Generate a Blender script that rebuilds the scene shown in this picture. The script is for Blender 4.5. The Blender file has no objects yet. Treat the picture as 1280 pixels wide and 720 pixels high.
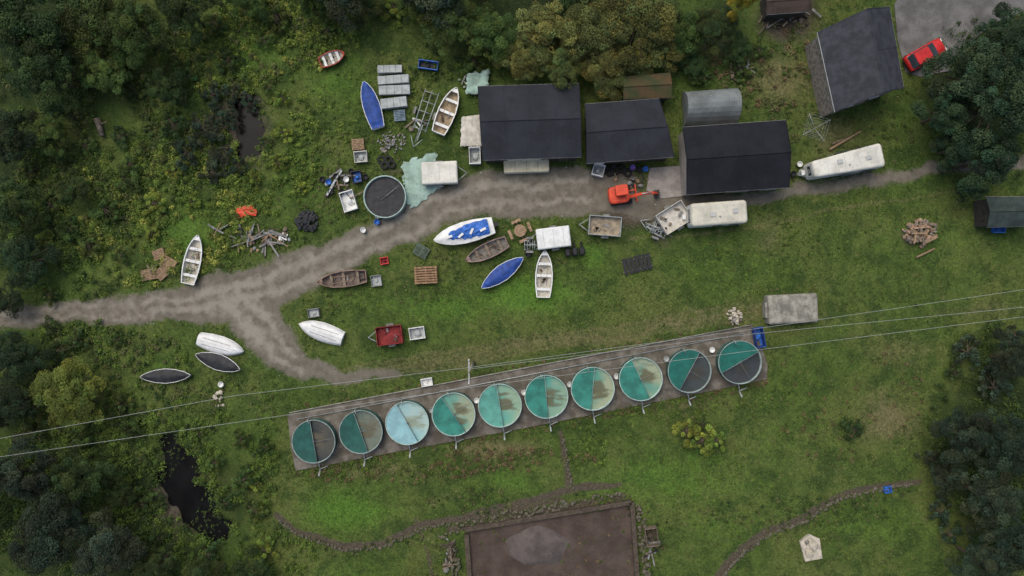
import bpy, math, random
import numpy as np
from mathutils import Vector
random.seed(5); rng=np.random.default_rng(5)
scene=bpy.context.scene
H=69.44; S=12.8
def W(x,y,z=0.0):
    k=(H-z)/H/S
    return ((x-640)*k,(360-y)*k,z)
# ------------------------------------------------ materials
def nd(nt,t,**kw):
    n=nt.nodes.new(t)
    for k,v in kw.items(): setattr(n,k,v)
    return n
def mix(nt,fac,a,b,mode='MIX'):
    m=nd(nt,'ShaderNodeMix',data_type='RGBA',blend_type=mode)
    for s,v in ((0,fac),(6,a),(7,b)):
        if isinstance(v,bpy.types.NodeSocket): nt.links.new(v,m.inputs[s])
        elif s==0: m.inputs[0].default_value=v
        else: m.inputs[s].default_value=(v[0],v[1],v[2],1)
    return m.outputs[2]
def ramp(nt,v,a,b):
    m=nd(nt,'ShaderNodeMapRange',interpolation_type='SMOOTHSTEP')
    nt.links.new(v,m.inputs[0]); m.inputs[1].default_value=a; m.inputs[2].default_value=b
    return m.outputs[0]
def math_(nt,op,a,b):
    m=nd(nt,'ShaderNodeMath',operation=op)
    for i,v in enumerate((a,b)):
        if isinstance(v,bpy.types.NodeSocket): nt.links.new(v,m.inputs[i])
        else: m.inputs[i].default_value=v
    return m.outputs[0]
def noise(nt,vec,scale,detail=5,rough=.6):
    n=nd(nt,'ShaderNodeTexNoise'); n.inputs['Scale'].default_value=scale; n.inputs['Detail'].default_value=detail
    n.inputs['Roughness'].default_value=rough
    nt.links.new(vec,n.inputs['Vector']); return n.outputs['Fac']
def objvec(nt):
    tc=nd(nt,'ShaderNodeTexCoord'); oi=nd(nt,'ShaderNodeObjectInfo')
    sc=math_(nt,'MULTIPLY',oi.outputs['Random'],57.0)
    va=nd(nt,'ShaderNodeVectorMath',operation='ADD'); nt.links.new(tc.outputs['Object'],va.inputs[0]); nt.links.new(sc,va.inputs[1])
    return tc.outputs['Object'],va.outputs[0]
_m={}
def M(name,col,rough=.7,var=.2,scale=2.0,metal=0,bump=0.0,col2=None,lo=.35,hi=.65,spec=.3,dirt=.25,dcol=(.06,.055,.04)):
    if name in _m: return _m[name]
    m=bpy.data.materials.new(name); m.use_nodes=True; nt=m.node_tree
    p=nt.nodes['Principled BSDF']; _,v=objvec(nt)
    n1=noise(nt,v,scale)
    if col2 is None: a=[c*(1-var) for c in col]; b=[min(1,c*(1+var)) for c in col]
    else: a=col; b=col2
    c=mix(nt,ramp(nt,n1,lo,hi),a,b)
    n2=noise(nt,v,scale*5,6,.7)
    c=mix(nt,math_(nt,'MULTIPLY',ramp(nt,n2,.5,.75),dirt),c,dcol)
    nt.links.new(c,p.inputs['Base Color'])
    p.inputs['Roughness'].default_value=rough; p.inputs['Metallic'].default_value=metal
    p.inputs['Specular IOR Level'].default_value=spec
    if bump>0:
        bp=nd(nt,'ShaderNodeBump'); bp.inputs['Distance'].default_value=bump
        nt.links.new(n2,bp.inputs['Height']); nt.links.new(bp.outputs[0],p.inputs['Normal'])
    _m[name]=m; return m
def leafmat(name,trans=.2):
    m=bpy.data.materials.new(name); m.use_nodes=True; nt=m.node_tree
    p=nt.nodes['Principled BSDF']; out=nt.nodes['Material Output']
    at=nd(nt,'ShaderNodeAttribute',attribute_name='Col'); oi=nd(nt,'ShaderNodeObjectInfo')
    c=mix(nt,1.0,at.outputs['Color'],oi.outputs['Color'],'MULTIPLY')
    nt.links.new(c,p.inputs['Base Color']); p.inputs['Roughness'].default_value=.65; p.inputs['Specular IOR Level'].default_value=.2
    t=nd(nt,'ShaderNodeBsdfTranslucent'); nt.links.new(c,t.inputs[0])
    mx=nd(nt,'ShaderNodeMixShader'); mx.inputs[0].default_value=trans
    nt.links.new(p.outputs[0],mx.inputs[1]); nt.links.new(t.outputs[0],mx.inputs[2]); nt.links.new(mx.outputs[0],out.inputs[0])
    return m
LEAF=leafmat('foliage')
WHITE=M('white_gelcoat',(.68,.69,.67),.4,.1,1.5,dirt=.4,dcol=(.25,.25,.2))
CREAM=M('cream_panel',(.6,.56,.44),.5,.1,1.5,dirt=.3,dcol=(.2,.2,.12))
VANROOF=M('caravan_roof',(.6,.59,.52),.5,.14,.8,dirt=.5,dcol=(.22,.23,.17))
SKYL=M('rooflight',(.42,.43,.41),.4,.1,2)
GREYP=M('grey_slab',(.36,.39,.38),.8,.15,2,dirt=.4)
DULL=M('dull_grey',(.2,.2,.19),.8,.3,2,dirt=.4)
WOOD=M('weathered_wood',(.17,.135,.1),.85,.35,4,dirt=.4)
TIMBER=M('tan_timber',(.28,.19,.115),.85,.3,5,dirt=.45)
DARKW=M('dark_wood',(.07,.055,.04),.85,.3,4)
BLUE=M('blue_cover',(.02,.06,.25),.6,.3,2,dirt=.25,bump=.02)
BLUEB=M('bright_blue',(.03,.13,.45),.5,.3,3,dirt=.2)
BLACK=M('black_plastic',(.018,.018,.02),.6,.3,3,dirt=.2)
BLACKC=M('black_cover',(.024,.025,.028),.6,.3,2,dirt=.3,dcol=(.08,.08,.07),bump=.02)
GALV=M('galvanised_steel',(.34,.37,.36),.45,.15,4,metal=.4)
RUBBER=M('rubber',(.02,.02,.02),.85,.2,4)
GLASS=M('window_glass',(.03,.04,.05),.12,.1,1,spec=.6,dirt=.05)
RED=M('red_paint',(.5,.025,.025),.4,.15,2,dirt=.1)
ORANGE=M('orange_paint',(.62,.07,.03),.5,.15,2,dirt=.2)
MAROON=M('maroon_paint',(.2,.02,.02),.6,.25,2,dirt=.3)
CONC=M('concrete',(.245,.235,.205),.9,.25,1.5,dirt=.5,bump=.01)
STONE=M('stone',(.22,.2,.17),.9,.35,3,dirt=.4,bump=.02)
PINKST=M('brown_rubble',(.31,.215,.15),.9,.35,3,dirt=.35)
RUBBLE=M('pale_rubble',(.44,.4,.32),.9,.25,3,dirt=.35)
TEALT=M('turquoise_tarp',(.28,.4,.34),.7,.22,.8,dirt=.55,bump=.03,dcol=(.12,.16,.1))
# ------------------------------------------------ mesh builder
class MB:
    def __init__(s): s.v=[];s.f=[];s.m=[];s.mats=[];s.sm=[]
    def add(s,vs,fs,mat,smooth=False):
        if mat not in s.mats: s.mats.append(mat)
        mi=s.mats.index(mat); o=len(s.v); s.v+= [tuple(p) for p in vs]
        for f in fs: s.f.append([i+o for i in f]); s.m.append(mi); s.sm.append(smooth)
    def box(s,cx,cy,cz,sx,sy,sz,mat,rz=0,tilt=0):
        c,n=math.cos(rz),math.sin(rz); vs=[]
        for z in (-.5,.5):
            for x,y in ((-.5,-.5),(.5,-.5),(.5,.5),(-.5,.5)):
                X=x*sx;Y=y*sy;Z=z*sz+X*math.sin(tilt)
                vs.append((cx+X*c-Y*n,cy+X*n+Y*c,cz+Z))
        s.add(vs,[(3,2,1,0),(4,5,6,7),(0,1,5,4),(1,2,6,5),(2,3,7,6),(3,0,4,7)],mat)
    def tube(s,p0,p1,r0,mat,r1=None,n=8):
        r1=r0 if r1 is None else r1
        p0=Vector(p0);p1=Vector(p1);d=(p1-p0)
        if d.length<1e-6:return
        d.normalize(); u=d.orthogonal().normalized(); w=d.cross(u); vs=[]
        for p,r in((p0,r0),(p1,r1)):
            for i in range(n):
                a=2*math.pi*i/n; vs.append(p+u*math.cos(a)*r+w*math.sin(a)*r)
        fs=[(i,(i+1)%n,(i+1)%n+n,i+n) for i in range(n)]+[tuple(range(n-1,-1,-1)),tuple(range(n,2*n))]
        s.add(vs,fs,mat,n>7)
    def prism(s,pts,z0,z1,mat):
        n=len(pts)
        a=sum(pts[i][0]*pts[(i+1)%n][1]-pts[(i+1)%n][0]*pts[i][1] for i in range(n))
        if a<0: pts=pts[::-1]
        vs=[(p[0],p[1],z0) for p in pts]+[(p[0],p[1],z1) for p in pts]
        s.add(vs,[tuple(range(n-1,-1,-1)),tuple(range(n,2*n))]+[(i,(i+1)%n,(i+1)%n+n,i+n) for i in range(n)],mat)
    def slab(s,quad,th,mat):
        vs=list(quad)+[(p[0],p[1],p[2]-th) for p in quad]
        s.add(vs,[(0,1,2,3),(7,6,5,4),(0,4,5,1),(1,5,6,2),(2,6,7,3),(3,7,4,0)],mat)
    def lathe(s,cx,cy,prof,n,mat,smooth=True):
        vs=[];k=len(prof)
        for i in range(n):
            a=2*math.pi*i/n
            for r,z in prof: vs.append((cx+r*math.cos(a),cy+r*math.sin(a),z))
        fs=[]
        for i in range(n):
            j=(i+1)%n
            for q in range(k-1): fs.append((i*k+q,j*k+q,j*k+q+1,i*k+q+1))
        s.add(vs,fs,mat,smooth)
    def loft(s,rings,mat,smooth=True,closed=False,caps=False):
        k=len(rings[0]);vs=[p for r in rings for p in r];fs=[]
        for i in range(len(rings)-1):
            for q in range(k if closed else k-1):
                q2=(q+1)%k; fs.append((i*k+q,i*k+q2,(i+1)*k+q2,(i+1)*k+q))
        if caps: fs.append(tuple(range(k))[::-1]); fs.append(tuple((len(rings)-1)*k+q for q in range(k)))
        s.add(vs,fs,mat,smooth)
    def rock(s,c,r,mat):
        ph=(1+5**.5)/2
        base=[(-1,ph,0),(1,ph,0),(-1,-ph,0),(1,-ph,0),(0,-1,ph),(0,1,ph),(0,-1,-ph),(0,1,-ph),(ph,0,-1),(ph,0,1),(-ph,0,-1),(-ph,0,1)]
        sx,sy,sz=[random.uniform(.6,1.3) for _ in range(3)]; a=random.uniform(0,6)
        vs=[]
        for p in base:
            q=[v/1.9*r*random.uniform(.8,1.15) for v in p]; x,y,z=q[0]*sx,q[1]*sy,q[2]*sz*.7
            vs.append((c[0]+x*math.cos(a)-y*math.sin(a),c[1]+x*math.sin(a)+y*math.cos(a),c[2]+z))
        s.add(vs,[(0,11,5),(0,5,1),(0,1,7),(0,7,10),(0,10,11),(1,5,9),(5,11,4),(11,10,2),(10,7,6),(7,1,8),(3,9,4),(3,4,2),(3,2,6),(3,6,8),(3,8,9),(4,9,5),(2,4,11),(6,2,10),(8,6,7),(9,8,1)],mat)
    def rbox(s,cx,cy,z0,z1,L,Wd,r,mat,crown=.1,top=None,steps=3,taper=0):
        def ring(l,w,r,z):
            o=[];r=max(.01,min(r,l/2-.01,w/2-.01))
            for qx,qy,a0 in((1,1,0),(-1,1,90),(-1,-1,180),(1,-1,270)):
                for i in range(5):
                    a=math.radians(a0+i*22.5); X=qx*(l/2-r)+r*math.cos(a); Y=qy*(w/2-r)+r*math.sin(a)
                    if taper and X>l*.2: Y*=1-taper*((X-l*.2)/(l*.3))
                    o.append((cx+X,cy+Y,z))
            return o
        s.loft([ring(L,Wd,r,z0),ring(L,Wd,r,z1)],mat,True,True)
        rs=[]
        for i in range(steps+1):
            a=i/steps*math.pi/2; ins=crown*(1-math.cos(a)); rs.append(ring(L-2*ins,Wd-2*ins,r,z1+crown*math.sin(a)))
        s.loft(rs,top or mat,True,True)
        s.add(rs[-1],[tuple(range(20))],top or mat)
    def obj(s,name,loc=(0,0,0),rz=0):
        me=bpy.data.meshes.new(name); me.from_pydata(s.v,[],s.f)
        for m in s.mats: me.materials.append(m)
        me.polygons.foreach_set('material_index',s.m); me.polygons.foreach_set('use_smooth',s.sm); me.update()
        o=bpy.data.objects.new(name,me); o.location=loc; o.rotation_euler[2]=rz
        scene.collection.objects.link(o); return o
def ab(a,b,z=.5):
    A=W(*a,z);B=W(*b,z); dx,dy=B[0]-A[0],B[1]-A[1]
    return ((A[0]+B[0])/2,(A[1]+B[1])/2,0),math.atan2(dy,dx),math.hypot(dx,dy)
# ------------------------------------------------ noise + masks in numpy
_lat=rng.random((256,256))
def vn(x,y):
    xi=np.floor(x).astype(int);yi=np.floor(y).astype(int);fx=x-xi;fy=y-yi
    fx=fx*fx*(3-2*fx);fy=fy*fy*(3-2*fy)
    g=lambda a,b:_lat[a&255,b&255]
    return (g(xi,yi)*(1-fx)+g(xi+1,yi)*fx)*(1-fy)+(g(xi,yi+1)*(1-fx)+g(xi+1,yi+1)*fx)*fy
def fbm(x,y,s,o=4):
    r=0;a=.5;t=0
    for i in range(o): r=r+a*vn(x*s+i*17.3,y*s+i*9.1);t+=a;a*=.55;s*=2.1
    return r/t
def line(px,py,pts):
    d=np.full(px.shape,1e9)
    for (x0,y0,w0),(x1,y1,w1) in zip(pts[:-1],pts[1:]):
        dx,dy=x1-x0,y1-y0; t=np.clip(((px-x0)*dx+(py-y0)*dy)/(dx*dx+dy*dy),0,1)
        d=np.minimum(d,np.hypot(px-x0-t*dx,py-y0-t*dy)-(w0+t*(w1-w0)))
    return d
def sm(d,f): return np.clip(.5-d/(2*f),0,1)
def blobs(px,py,bl):
    r=np.zeros(px.shape)
    for x,y,rx,ry,a in bl: r=np.maximum(r,a*np.exp(-(((px-x)/rx)**2+((py-y)/ry)**2)))
    return r
TRK=[[(-900,440,12),(0,394,13),(100,390,13),(190,385,17),(250,378,28),(310,368,32),(360,345,24),(420,322,20),(480,295,20),(530,265,22),(590,246,28),(650,240,29),(720,240,29),(770,240,20)],
[(290,372,26),(325,405,27),(350,440,24),(375,460,17),(420,472,9),(500,468,3)],
[(700,240,20),(830,262,18),(930,248,8),(1010,238,6),(1100,224,6),(1200,208,7),(1500,180,8)]]
RUT=[[(0,389,2),(100,383,2),(200,378,3),(280,366,7),(340,345,6),(400,322,5),(470,290,5),(530,255,5),(600,235,6),(700,228,5),(740,228,3)],
[(0,401,2),(100,397,2),(200,391,3),(280,385,7),(345,362,5),(420,336,4),(490,303,4),(560,268,4),(650,252,4),(740,250,3)],
[(280,378,8),(315,415,8),(345,450,5),(375,470,3)],[(300,365,8),(340,410,6),(368,450,4)]]
PATH=[[(345,645,4),(370,665,4),(430,685,5),(480,680,4),(530,655,5),(570,650,5),(640,632,5),(720,610,5),(775,604,3)],[(700,540,3),(706,575,4),(713,612,5)],
[(895,725,6),(925,690,6),(960,665,5),(1000,650,5),(1040,625,5),(1070,613,4),(1150,602,3)],[(560,664,4),(640,647,4),(780,620,4)],[(520,650,2),(535,690,2),(540,730,2)],[(590,650,3),(700,625,3)]]
STRIP=[[(430,478,2),(560,458,2),(760,425,2),(950,398,2)],[(420,462,2),(560,440,2),(760,408,2),(900,384,2)],[(760,300,1),(900,292,1.5),(1050,262,1.5),(1190,240,1)]]
def masks(px,py):
    w=fbm(px,py,.03,4)-.5; w2=fbm(px+500,py,.03,4)-.5
    qx=px+w*22;qy=py+w2*22
    dirt=np.zeros(px.shape)
    for l in TRK: dirt=np.maximum(dirt,sm(line(qx,qy,l),12))
    pth=np.zeros(px.shape)
    for l in PATH: pth=np.maximum(pth,sm(line(px+w*8,py+w2*8,l),4))
    rut=np.zeros(px.shape)
    for l in RUT: rut=np.maximum(rut,sm(line(qx,qy,l),7))
    strip=np.zeros(px.shape)
    for l in STRIP: strip=np.maximum(strip,sm(line(px+w*10,py+w2*10,l),5))
    mud=np.maximum(blobs(qx,qy,[(790,268,60,25,.9),(770,225,40,22,.9),(330,300,50,18,.55),(225,620,50,70,.8),(300,160,50,60,.8),(205,335,30,18,.6),(950,215,30,30,.4),(490,215,40,25,.5),(590,190,25,20,.6),(830,300,30,20,.5),(985,25,50,40,.8),(940,300,14,30,.35),(1130,250,80,10,.3),(660,515,300,20,.3)]),
      blobs(qx,qy,[(600,300,90,14,.45),(440,225,40,25,.45),(520,120,40,30,.35),(820,255,40,20,.6),(1145,295,28,22,.6),(900,60,60,50,.5)]))
    mud=np.maximum(mud,pth*1.0)
    bright=blobs(qx,qy,[(660,370,80,28,1),(560,385,110,25,.65),(450,380,60,30,.4),(830,600,170,60,.6),(430,640,70,35,.9),(900,340,200,60,.4),(1100,650,120,50,.45),(640,600,60,22,.6),(1170,300,120,60,.45),(420,100,60,50,.6),(980,560,120,60,.4),(370,200,50,70,.6),(120,320,60,40,.5),(740,320,30,30,.7),(480,640,60,30,.5),(430,720,60,40,.5),(900,660,90,40,.5),(240,290,60,50,.7),(320,60,60,40,.6),(200,460,60,20,.5)])
    dry=np.maximum(sm(line(qx,qy,[(440,470,8),(560,450,10),(760,418,12),(950,388,12)]),22)*.92,blobs(qx,qy,[(1110,520,60,50,.75),(1130,440,90,30,.55),(620,565,70,18,.9),(480,590,80,16,.65),(960,290,30,40,.55),(1040,170,50,40,.65),(980,100,60,50,.75),(830,410,60,15,.6),(1230,390,100,20,.5),(740,590,60,20,.4),(150,430,60,20,.4),(850,505,60,12,.65),(1200,250,60,12,.3),(560,620,30,16,.5),(1050,600,80,40,.4),(400,350,20,30,.4),(1000,400,50,15,.55),(700,650,100,20,.5),(540,680,20,40,.5)]))
    dry=np.maximum(dry,strip)
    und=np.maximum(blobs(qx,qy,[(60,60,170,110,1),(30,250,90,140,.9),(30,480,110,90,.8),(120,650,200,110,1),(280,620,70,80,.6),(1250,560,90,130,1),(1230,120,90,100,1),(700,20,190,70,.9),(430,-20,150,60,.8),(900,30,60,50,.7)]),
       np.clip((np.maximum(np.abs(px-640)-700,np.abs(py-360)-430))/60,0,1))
    return dirt,rut,mud,bright,dry,und
def axis(lo,hi,st):
    inner=np.arange(lo,hi+st/2,st); ext=[2,5,10,20,40,80,160,320,640]
    return np.concatenate([[lo-e for e in ext[::-1]],inner,[hi+e for e in ext]])
gx=axis(-60,60,.2);gy=axis(-38,38,.2)
GX,GY=np.meshgrid(gx,gy)
PX=GX*S+640;PY=360-GY*S
dirt,rut,mud,bright,dry,und=masks(PX,PY)
def pondm(x,y):
    w=(fbm(x,y,.05,3)-.5)*26
    return np.maximum(sm(line(x+w,y,[(306,130,12),(318,160,11),(308,185,9)]),7),sm(line(x+w,y,[(214,562,17),(226,600,24),(240,635,22),(268,662,14)]),8))
POND=[[(285,105),(335,105),(348,150),(342,205),(300,215),(280,180),(272,145)],[(170,530),(245,530),(275,590),(305,640),(310,695),(235,695),(190,655),(170,610)]]
pond=pondm(PX,PY)
PATCHY=fbm(GX,GY,.6,4)
GZ=-.10*PATCHY-.03*fbm(GX,GY,3,2)-1.1*pond
GZ=np.where(dirt>.5,-.03-.03*rut-.02*PATCHY-1.0*pond,GZ)
def gridobj(name,mat,keep=None,dz=0):
    ny,nx=GX.shape
    co=np.stack([GX,GY,GZ+dz],-1).reshape(-1,3)
    i,j=np.meshgrid(np.arange(nx-1),np.arange(ny-1)); b=(j*nx+i)
    q=np.stack([b,b+1,b+nx+1,b+nx],-1).reshape(-1,4)
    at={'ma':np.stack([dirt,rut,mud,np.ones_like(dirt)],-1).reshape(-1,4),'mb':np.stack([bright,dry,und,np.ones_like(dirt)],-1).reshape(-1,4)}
    if keep is not None:
        kk=keep.reshape(-1); q=q[kk[q].all(1)]; u,inv=np.unique(q,return_inverse=True); q=inv.reshape(-1,4); co=co[u]; at={k:v[u] for k,v in at.items()}
    me=bpy.data.meshes.new(name); me.vertices.add(len(co)); me.vertices.foreach_set('co',co.ravel().astype(np.float32))
    me.loops.add(q.size); me.loops.foreach_set('vertex_index',q.ravel().astype(np.int32))
    me.polygons.add(len(q)); me.polygons.foreach_set('loop_start',(np.arange(len(q))*4).astype(np.int32)); me.polygons.foreach_set('loop_total',np.full(len(q),4,dtype=np.int32))
    me.polygons.foreach_set('use_smooth',np.ones(len(q),dtype=bool))
    me.update(calc_edges=True)
    for k,v in at.items():
        a=me.color_attributes.new(k,'FLOAT_COLOR','POINT'); a.data.foreach_set('color',v.ravel().astype(np.float32))
    me.materials.append(mat); o=bpy.data.objects.new(name,me); scene.collection.objects.link(o); return o
gm=bpy.data.materials.new('ground_surface'); gm.use_nodes=True; nt=gm.node_tree; P=nt.nodes['Principled BSDF']
geo=nd(nt,'ShaderNodeNewGeometry'); pos=geo.outputs['Position']
A=nd(nt,'ShaderNodeAttribute',attribute_name='ma');B_=nd(nt,'ShaderNodeAttribute',attribute_name='mb')
sa=nd(nt,'ShaderNodeSeparateColor');nt.links.new(A.outputs['Color'],sa.inputs[0]); sb=nd(nt,'ShaderNodeSeparateColor');nt.links.new(B_.outputs['Color'],sb.inputs[0])
nL=noise(nt,pos,.12,4);nMd=noise(nt,pos,.7,5,.65);nF=noise(nt,pos,4,6,.75);nFF=noise(nt,pos,14,4,.8);nM2=noise(nt,pos,1.3,5,.6)
off=nd(nt,'ShaderNodeVectorMath',operation='ADD');nt.links.new(pos,off.inputs[0]);off.inputs[1].default_value=(31,17,5)
nP=noise(nt,off.outputs[0],.38,7,.7);nQ=noise(nt,off.outputs[0],1.9,5,.7)
def edge(m,k=.9,a=.4,b=.65):
    s=math_(nt,'ADD',m,math_(nt,'MULTIPLY',math_(nt,'SUBTRACT',math_(nt,'ADD',math_(nt,'MULTIPLY',nMd,.5),math_(nt,'MULTIPLY',nF,.5)),.5),k)); return ramp(nt,s,a,b)
c=mix(nt,ramp(nt,nMd,.35,.65),(.048,.08,.02),(.08,.124,.028))
c=mix(nt,math_(nt,'MULTIPLY',ramp(nt,nL,.4,.65),.7),c,(.112,.134,.04))
c=mix(nt,math_(nt,'MULTIPLY',ramp(nt,nP,.5,.6),.75),c,(.036,.064,.018))
c=mix(nt,math_(nt,'MULTIPLY',ramp(nt,nQ,.57,.67),.55),c,(.145,.145,.055))
c=mix(nt,math_(nt,'MULTIPLY',edge(sb.outputs[0],1.1,.25,.95),.82),c,(.088,.182,.028))
c=mix(nt,edge(sb.outputs[1],1.4,.3,.95),c,(.158,.142,.07))
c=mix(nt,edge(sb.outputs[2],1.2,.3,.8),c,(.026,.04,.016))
c=mix(nt,edge(sa.outputs[2],1.2,.3,.75),c,(.09,.076,.057))
v=mix(nt,ramp(nt,nFF,.3,.7),(.5,.5,.5),(1.4,1.4,1.35))
c=mix(nt,1.0,c,v,'MULTIPLY'); v2=mix(nt,ramp(nt,nF,.3,.7),(.68,.68,.72),(1.28,1.28,1.22)); c=mix(nt,1.0,c,v2,'MULTIPLY')
dc=mix(nt,ramp(nt,nM2,.3,.7),(.13,.116,.09),(.18,.163,.13))
dc=mix(nt,math_(nt,'MULTIPLY',ramp(nt,math_(nt,'ADD',sa.outputs[1],math_(nt,'MULTIPLY',math_(nt,'SUBTRACT',nM2,.5),1.3)),.2,1.0),.9),dc,(.27,.249,.205))
dc=mix(nt,math_(nt,'MULTIPLY',ramp(nt,nP,.55,.62),.3),dc,(.085,.08,.06))
dc=mix(nt,1.0,dc,mix(nt,ramp(nt,nFF,.3,.7),(.82,.82,.82),(1.15,1.15,1.15)),'MULTIPLY')
c=mix(nt,edge(sa.outputs[0],1.2,.3,.62),c,dc)
nt.links.new(c,P.inputs['Base Color']);P.inputs['Roughness'].default_value=.95;P.inputs['Specular IOR Level'].default_value=.1
bp=nd(nt,'ShaderNodeBump');bp.inputs['Distance'].default_value=.12
nt.links.new(math_(nt,'SUBTRACT',.85,math_(nt,'MULTIPLY',sa.outputs[0],.65)),bp.inputs['Strength'])
nt.links.new(nF,bp.inputs['Height']);nt.links.new(bp.outputs[0],P.inputs['Normal'])
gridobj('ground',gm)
tk=np.zeros(GX.shape)
for l in TRK: tk=np.maximum(tk,sm(line(PX,PY,l),9))
gridobj('dirt_track',gm,keep=(tk>.8)&(dirt>.75)&(np.abs(GX)<60),dz=.004)
wm=M('pond_water',(.006,.006,.006),.2,.3,.5,dirt=.15,dcol=(.014,.018,.009),spec=.08)
for pn in POND:
    b=MB(); b.add([W(x,y,-.38) for x,y in pn][::-1],[tuple(range(len(pn)))],wm); b.obj('pond')
# ------------------------------------------------ leaf masses
def leafarr(c,nrm,size,asp=.62):
    n=len(c); nrm=nrm/np.linalg.norm(nrm,axis=1,keepdims=True)
    t=np.cross(nrm,rng.normal(size=(n,3))); t/=np.linalg.norm(t,axis=1,keepdims=True)+1e-9
    b=np.cross(nrm,t); s=size[:,None]*.5
    return np.stack([c+t*s,c+b*s*asp+nrm*s*.15,c-t*s,c-b*s*asp+nrm*s*.15],1)
def quadmesh(name,V,col,mats,mi=None):
    n=len(V); me=bpy.data.meshes.new(name); me.vertices.add(n*4); me.vertices.foreach_set('co',V.reshape(-1).astype(np.float32))
    me.loops.add(n*4); me.loops.foreach_set('vertex_index',np.arange(n*4,dtype=np.int32)); me.polygons.add(n)
    me.polygons.foreach_set('loop_start',np.arange(n,dtype=np.int32)*4); me.polygons.foreach_set('loop_total',np.full(n,4,dtype=np.int32))
    for m in mats: me.materials.append(m)
    if mi is not None: me.polygons.foreach_set('material_index',mi.astype(np.int32))
    me.update(calc_edges=True)
    a=me.color_attributes.new('Col','FLOAT_COLOR','POINT')
    cc=np.concatenate([np.repeat(col,4,axis=0),np.ones((n*4,1))],1); a.data.foreach_set('color',cc.ravel().astype(np.float32))
    return me
BARK=M('bark',(.09,.07,.05),.9,.3,4,bump=.03)
def tubeq(p0,p1,r0,r1,n=7):
    p0=Vector(p0);p1=Vector(p1);d=(p1-p0).normalized();u=d.orthogonal().normalized();w=d.cross(u);o=[]
    pt=lambda p,r,i:tuple(p+u*math.cos(6.2832*i/n)*r+w*math.sin(6.2832*i/n)*r)
    for i in range(n): o.append([pt(p0,r0,i),pt(p0,r0,i+1),pt(p1,r1,i+1),pt(p1,r1,i)])
    return o
def treemesh(R,Ht,ncl,nleaf,lsize,z0f=.3):
    a=rng.uniform(0,2*math.pi,ncl); rr=np.sqrt(rng.random(ncl))
    lob=1+.24*np.sin(a*3+rng.uniform(0,6))+.14*np.sin(a*5+rng.uniform(0,6))
    rr=rr*lob*.85
    dome=np.sqrt(np.clip(1-(rr/1.15)**2,0,1))
    zc=Ht*z0f+(Ht*(1-z0f)-.8)*dome*rng.uniform(.45,1,ncl)
    C=np.stack([rr*np.cos(a)*R,rr*np.sin(a)*R,zc],1)
    cr=R*rng.uniform(.08,.22,ncl)
    cb=.55+1.2*rng.random(ncl)**1.6; hue=rng.uniform(-.12,.16,ncl)
    w=cr**2;k=rng.choice(ncl,nleaf,p=w/w.sum())
    d=rng.normal(size=(nleaf,3)); d[:,2]=np.abs(d[:,2])*.9-.25; d/=np.linalg.norm(d,axis=1,keepdims=True)
    rad=cr[k]*rng.uniform(.5,1.15,nleaf)**.7
    p=C[k]+d*rad[:,None]*np.array([1,1,.75])
    nr=d*.7+np.array([0,0,.6])+rng.normal(size=(nleaf,3))*.45
    V=leafarr(p,nr,rng.uniform(.7,1.3,nleaf)*lsize)
    br=cb[k]*rng.uniform(.65,1.4,nleaf)
    col=np.stack([br*(1+hue[k]*1.5),br,br*(1-hue[k])],1)
    q=tubeq((0,0,-.3),(0,0,Ht*.45),R*.07,R*.045)+tubeq((0,0,Ht*.45),(R*.05,0,Ht*.8),R*.045,R*.015)
    for i in rng.choice(ncl,min(ncl,14),replace=False):
        z=rng.uniform(.3,.6)*Ht; q+=tubeq((0,0,z),tuple(C[i]),R*.025,R*.006,5)
    q=np.array(q); V=np.concatenate([V,q]); mi=np.concatenate([np.zeros(nleaf),np.ones(len(q))]); col=np.concatenate([col,np.ones((len(q),3))])
    return quadmesh('deciduous_tree',V,col,[LEAF,BARK],mi)
TM=[treemesh(5,rng.uniform(8,11),int(rng.integers(90,140)),20000,.21) for _ in range(7)]
BM=[treemesh(2,2.4,30,3400,.16,.1) for _ in range(5)]
PAL={'d':(.038,.066,.02),'dd':(.025,.047,.02),'c':(.03,.06,.028),'m':(.058,.096,.024),'o':(.108,.127,.037),'y':(.3,.26,.04),'b':(.14,.195,.034),'bt':(.1,.15,.03),'g':(.033,.052,.03)}
def tree(x,y,r,k,bush=False,h=None,name=None):
    ms=BM if bush else TM; me=ms[rng.integers(len(ms))]
    base=2 if bush else 5
    zc=1.5 if bush else 7.0
    rw=r/S*(H-zc)/H; sc=rw/base; zc=zc*sc
    o=bpy.data.objects.new(name or ('shrub' if bush else 'deciduous_tree'),me)
    p=W(x,y,zc); o.location=(p[0],p[1],0); o.rotation_euler[2]=rng.uniform(0,6.28)
    o.scale=(sc*rng.uniform(.92,1.08),sc*rng.uniform(.92,1.08),(h/9.5 if h else sc*rng.uniform(.85,1.1)) if not bush else sc*rng.uniform(.8,1.2))
    j=rng.uniform(.78,1.28) if k!='bt' else 1; c=PAL[k]; o.color=(c[0]*j*rng.uniform(.88,1.14),c[1]*j,c[2]*j,1); scene.collection.objects.link(o)
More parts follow.
